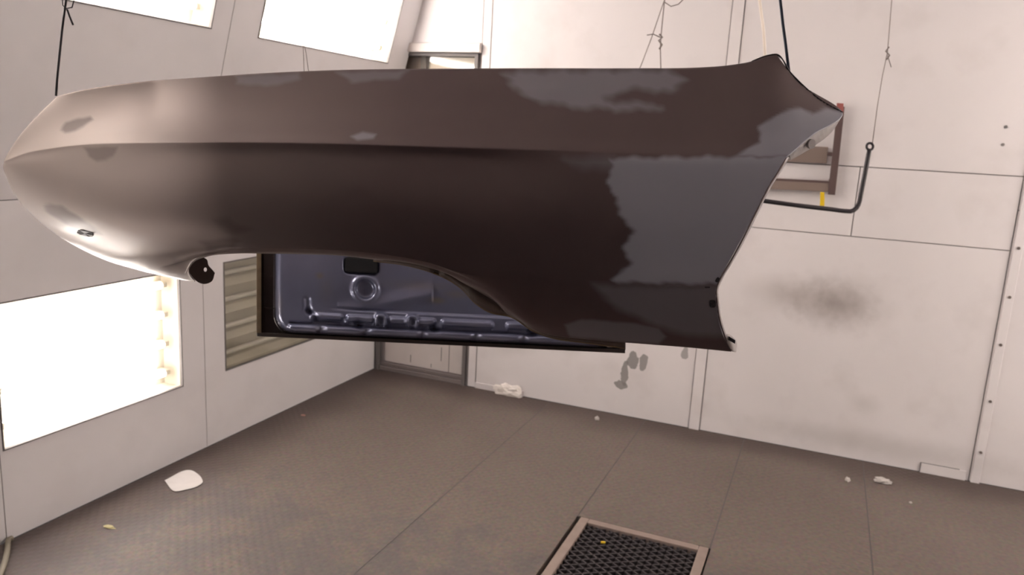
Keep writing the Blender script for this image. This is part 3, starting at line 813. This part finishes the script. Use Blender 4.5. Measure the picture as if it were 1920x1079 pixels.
fd = [(j * nu + i, j * nu + i + 1, (j + 1) * nu + i + 1, (j + 1) * nu + i) for j in range(nv - 1) for i in range(nu - 1)]
me = bpy.data.meshes.new('inner_panel'); me.from_pydata(Vd.tolist(), [], fd); me.update()
me.polygons.foreach_set('use_smooth', [True] * len(me.polygons))
ca = me.color_attributes.new('finish', 'FLOAT_COLOR', 'POINT')
cv = np.zeros((len(Vd), 4), np.float32); cv[:, 3] = 1
brown = 1 - rbox(U, Vv, 36, UW - 24, 12, 400, 30, 4)
rust = np.zeros_like(U)
for (x0, y0, s0, s1, st) in ((118, 118, 7, 6, .8), (338, 82, 14, 6, .9), (375, 95, 25, 8, .5), (130, 95, 14, 25, .25), (305, 108, 60, 10, .35), (42, 60, 5, 30, .4)):
    rust = np.maximum(rust, st * np.exp(-((U - x0) / s0) ** 2 - ((Vv - y0) / s1) ** 2))
cv[:, 0] = brown.ravel(); cv[:, 1] = rust.ravel()
ca.data.foreach_set('color', cv.ravel())
def door_mat():
    m = mat('blue_grey_enamel', sc(134, 138, 166), 0.24, 0.4, var=0.1, scale=9, coat=0.6)
    nt = m.node_tree; b = nt.nodes['Principled BSDF']; src = b.inputs['Base Color'].links[0].from_socket
    a_ = nt.nodes.new('ShaderNodeAttribute'); a_.attribute_name = 'finish'
    sp = nt.nodes.new('ShaderNodeSeparateColor'); nt.links.new(a_.outputs['Color'], sp.inputs[0])
    x = nt.nodes.new('ShaderNodeMix'); x.data_type = 'RGBA'; x.inputs[7].default_value = sc(52, 42, 40)
    nt.links.new(sp.outputs[0], x.inputs[0]); nt.links.new(src, x.inputs[6])
    y = nt.nodes.new('ShaderNodeMix'); y.data_type = 'RGBA'; y.inputs[7].default_value = sc(150, 140, 130)
    nt.links.new(sp.outputs[1], y.inputs[0]); nt.links.new(x.outputs[2], y.inputs[6])
    nt.links.new(y.outputs[2], b.inputs['Base Color']); return m
me.materials.append(door_mat())
o = bpy.data.objects.new('inner_panel', me); COL.objects.link(o); keep(o, dp)
s = o.modifiers.new('thick', 'SOLIDIFY'); s.thickness = 0.002; s.offset = 0
# folded outer skin: hem and slab behind
hem = mat('hem_brown_black', sc(56, 46, 42), 0.45, var=0.1)
def slab(name, x0, x1, v0_, v1_, d0, d1, mm, bev=0.001):
    m = MB(); P = []
    for d in (d1, d0):
        for (x, v) in ((x0, v0_), (x1, v0_), (x1, v1_), (x0, v1_)):
            P.append(at(482 + x, bot(482 + x) - v, Dd(482 + x) + d))
    m.quad_box(P); return m.build(name, mm, dp, bevel=bev)
slab('door_skin', 0, UW, 0, VH, 0.006, 0.030, hem)
slab('bottom_hem', 0, UW, -1, 6, -0.006, 0.008, hem)
slab('side_hem', -1, 8, 5, VH, -0.006, 0.008, olive)
slab('side_hem', UW - 10, UW + 1, 5, VH, -0.006, 0.008, hem)
slab('latch_hole', 164, 226, 127, 157, -0.0145, -0.006, mat('hole_dark', sc(20, 19, 24), 0.7), 0.004)
slab('painted_glint', 655, 668, 9, 20, -0.022, -0.010, primer, 0.003)  # pale block put in for the glint at the panel corner

# ------------------------------------------------------------------ hanging wires and ropes
def hang(name, pts, D1, rad, m, label, cat, group=None, top=True, n=8, extra=None):
    """pts: pixel path from the bottom up; the last stretch runs on to the ceiling"""
    P = []; D = D1; pv = None
    for (x, y) in pts:
        if pv is not None: D = D - 0.197 * (pv - y) / F * D
        P.append(at(x, y, D)); pv = y
    if top:
        d = (P[-1] - P[-2]).normalized() if (P[-1] - P[-2]).z > 0 else Vector((0, 0, 1))
        t = (ZC - P[-1].z) / d.z
        P.append(P[-1] + d * t)
    e = empty(name, P[0], label, cat, group)
    mb = MB(); mb.tube(P, rad, n); mb.build('strand', m, e, smooth=True)
    if extra:
        for (nm, ps, rr_) in extra:
            q_ = MB(); q_.tube([at(x, y, D1 - 0.003 - 0.197 * (pts[0][1] - y) / F * D1) for (x, y) in ps], rr_, 6)
            q_.build(nm, m, e, smooth=True)
    return e
dn = Df(108, 182)
hang('hanging_hook', [(105,180),(107,150),(112,100),(116,60),(120,28),(124,0)], dn + 0.004, 0.0022, M['black'],
     'thin dark rod hook holding up the nose of the fender, at far left', 'hook',
     extra=[('hook_tip', [(118,40),(121,18),(126,18),(131,32),(137,47)], 0.0018), ('loop', [(117,0),(118,10),(124,16),(135,14),(139,0)], 0.0012)])
de = Df(1478, 135)
hang('support_cable', [(1479,133),(1474,90),(1468,45),(1463,0)], de + 0.03, 0.0026, M['blue_cable'],
     'taut blue-black cable holding up the peaked rear corner of the fender', 'cable')
hang('thin_wire', [(573,150),(570,130),(568,75)], 1.86, 0.0008, M['wire'], 'pair of faint wires hanging in front of the lit upper light nearest the corner', 'wire', extra=[('strand', [(583,150),(578,130),(574,100),(570,80)], 0.0008)])
hang('knotted_wire', [(1240,240),(1239,128),(1238,90),(1240,60),(1246,0)], 2.95, 0.0022, M['wire'],
     'thin wire with a small knot, above the middle of the fender', 'wire',
     extra=[('knot', [(1236,64),(1242,70),(1235,76),(1241,84),(1236,92)], 0.004), ('loose_end', [(1213,66),(1225,64),(1238,70)], 0.002),
            ('loop', [(1246,4),(1258,12),(1272,8),(1284,-4)], 0.002)])
hang('slanted_wire', [(1190,150),(1203,120),(1222,70),(1243,8)], 2.98, 0.0018, M['wire'], 'slanting thin wire left of the knotted wire', 'wire')
hang('pale_cord', [(1436,130),(1432,60),(1424,0)], 3.2, 0.006, mat('cream_cord', sc(240, 228, 216), 0.8, var=0.02), 'pale cream cord against the back wall, left of the blue-black cable', 'cord')
E_ = hang('ring_wire', [(1636,268),(1645,200),(1655,140),(1664,98),(1668,50),(1672,0)], 2.95, 0.0016, M['wire'],
     'long thin wire carrying the ring of the bent black rod', 'wire',
     extra=[('knot', [(1662,112),(1668,104),(1661,96),(1667,88)], 0.003), ('loose_end', [(1664,104),(1668,116),(1671,126)], 0.0016)])

# bent black rod with ring
rod = empty('bent_rod', at(1500, 385, 2.95), 'black iron rod bent upward to a ring eye, right of the fender', 'rod')
path = [(1240,352),(1330,364),(1425,376),(1500,386),(1560,393),(1585,396),(1598,396),(1606,390),(1611,380),(1614,365),(1620,335),(1630,281)]
A = crom(np.array(path, float), 70)
m = MB(); m.tube([at(x, y, 2.95) for x, y in A], 0.0088, 10); m.build('shaft', M['black'], rod, smooth=True)
m = MB(); m.tube([at(1631 + 6 * math.cos(t), 275 + 6.5 * math.sin(t), 2.95) for t in np.linspace(0, 2 * math.pi, 25)], 0.0048, 8, cap=False)
m.build('ring_eye', M['black'], rod, smooth=True)
m = MB(); m.tube([at(x, y, 2.95) for x, y in ((1240,352),(1239,320),(1239,245))], 0.0088, 10); m.build('shaft', M['black'], rod, smooth=True)
hang_top = None

# steel bracket frame on the back wall
YK = YB - 0.05
rk = empty('wall_rack', on_plane(1560, 365, 1, YB), 'brown steel wall bracket with flat bars, behind the rear end of the fender', 'bracket')
def wp(x, y, Y=YK): return on_plane(x, y, 1, Y)
def flat(name, quad, mm, th=0.012, Y=YK):
    P = [wp(x, y, Y) for (x, y) in quad]
    m = MB(); m.quad_box([p + Vector((0, th, 0)) for p in P] + P)
    return m.build(name, mm, rk, bevel=0.002)
flat('upright', [(1552,365),(1566,366),(1584,200),(1570,199)], M['steel_brown'], 0.03)
flat('red_cap', [(1568,212),(1581,212),(1582,194),(1569,193)], M['red'], 0.028, YK - 0.004)
flat('plate', [(1380,298),(1550,307),(1553,276),(1380,268)], M['steel_flat'], 0.012, YK + 0.02)
flat('pin', [(1551,292),(1562,293),(1563,286),(1552,285)], M['steel_brown'], 0.012, YK + 0.012)
flat('crossbar', [(1380,352),(1556,360),(1558,343),(1380,334)], M['steel_flat'], 0.02, YK + 0.005)
flat('crossbar_top', [(1380,335),(1558,344),(1559,340),(1380,331)], M['steel_brown'], 0.03, YK + 0.003)
flat('wall_bracket', [(1553,345),(1560,345),(1561,336),(1554,336)], M['steel_brown'], 0.025, YB - 0.025)
flat('wall_bracket', [(1570,225),(1577,225),(1578,216),(1571,216)], M['steel_brown'], 0.025, YB - 0.025)
flat('yellow_tag', [(1537,386),(1546,387),(1546,361),(1538,360)], M['yellow'], 0.004, YK - 0.002)

# ------------------------------------------------------------------ litter on the floor
def fp(x, y): return on_plane(x, y, 2, 0.0)
def crumple(name, x, y, rx, ry, rz, m, label, cat, seed):
    c = fp(x, y); bm = bmesh.new(); bmesh.ops.create_icosphere(bm, subdivisions=3, radius=1)
    for v in bm.verts:
        n_ = noise.noise(v.co * 1.9 + Vector((seed, 0, 0))) * 0.55 + noise.noise(v.co * 4.5 + Vector((0, seed, 0))) * 0.25
        p = v.co * (1 + n_)
        v.co = Vector((p.x * rx, p.y * ry, max(p.z, -0.55) * rz))
    z0 = min(v.co.z for v in bm.verts)
    for v in bm.verts: v.co.z -= z0
    me = bpy.data.meshes.new(name); bm.to_mesh(me); bm.free(); me.materials.append(m)
    o = bpy.data.objects.new(name, me); COL.objects.link(o); o.location = (c.x, c.y, 0.0005)
    return tag(o, label, cat)
crumple('paper_ball', 1119, 788, 0.012, 0.011, 0.013, M['paper'], 'small white crumpled scrap by the back wall, below the grey paint chips', 'paper scrap', 1)
crumple('paper_ball', 1589, 903, 0.011, 0.010, 0.012, M['paper'], 'smaller of the two white scraps at right on the floor', 'paper scrap', 5)
crumple('crumpled_paper', 1655, 906, 0.035, 0.020, 0.017, M['paper'], 'crumpled white paper on the floor at right, larger of two', 'paper scrap', 9)
crumple('paper_speck', 1707, 944, 0.007, 0.006, 0.004, M['paper'], 'tiny pale speck on the floor, right of the crumpled paper', 'paper scrap', 3)
crumple('dry_scrap', 205, 990, 0.024, 0.010, 0.004, M['leaf'], 'yellowish dry scrap on the floor at lower left', 'scrap', 12)
crumple('rust_flake', 568, 780, 0.013, 0.008, 0.004, mat('reddish_scrap', sc(150, 112, 104), 0.8), 'small reddish flake on the floor near the left wall', 'scrap', 15)
# sheet of paper near the left wall
sh = [(309,906),(366,889),(374,894),(380,907),(372,913),(350,920),(326,923)]
c = np.mean(np.array(sh), axis=0)
bm = bmesh.new(); ring = []
Cc = fp(*c)
outer = [fp(*p_) for p_ in crom(np.array(sh + [sh[0]], float), 43)[:42]]
prev = None; rings = []
for k in range(1, 7):
    rr_ = k / 6; rings.append([bm.verts.new((Cc.x + (p_.x - Cc.x) * rr_, Cc.y + (p_.y - Cc.y) * rr_,
                               0.004 + 0.012 * rr_ ** 3 * max(0, math.sin(i_ / 42 * 6.28 * 1 + 0.6)))) for i_, p_ in enumerate(outer)])
cv_ = bm.verts.new((Cc.x, Cc.y, 0.004))
for i_ in range(42):
    j_ = (i_ + 1) % 42; bm.faces.new((cv_, rings[0][i_], rings[0][j_]))
    for k in range(5): bm.faces.new((rings[k][i_], rings[k + 1][i_], rings[k + 1][j_], rings[k][j_]))
me = bpy.data.meshes.new('paper_sheet'); bm.to_mesh(me); bm.free(); me.materials.append(M['paper'])
o = bpy.data.objects.new('paper_sheet', me); COL.objects.link(o)
s = o.modifiers.new('t', 'SOLIDIFY'); s.thickness = 0.001
tag(o, 'torn half sheet of white paper lying on the floor near the left wall', 'paper')
# torn plastic against the back wall
crumple('torn_plastic', 940, 750, 0.085, 0.020, 0.045, M['plastic'], 'torn white plastic crumpled at the foot of the back wall, right of the door', 'plastic', 21).location.y = YB - 0.03
# yellow bit on the grating
pz = on_plane(1131, 1017, 2, 0.0)
m = MB(); m.obox(Vector((pz.x, pz.y, -0.0055)), Vector((0.96, 0.28, 0)), Vector((-0.28, 0.96, 0)), Vector((0, 0, 1)), -0.009, 0.009, -0.005, 0.005, 0, 0.007)
o = m.build('yellow_butt', M['yellow'], None, bevel=0.002); tag(o, 'small yellow bit lying on the dark mesh of the grate', 'scrap')
# hose at lower left
A = crom(np.array([(15,1012),(15,1030),(11,1055),(2,1082),(-20,1120),(-60,1160)], float), 30)
pts = []
for i, (x, y) in enumerate(A):
    p_ = fp(x, y) ; pts.append(Vector((max(p_.x, XL + 0.014), p_.y, 0.012)))
m = MB(); m.tube(pts, 0.0095, 10); o = m.build('hose', M['hose'], None, smooth=True)
tag(o, 'grey-green hose curling out along the left wall at the lower left corner', 'hose')
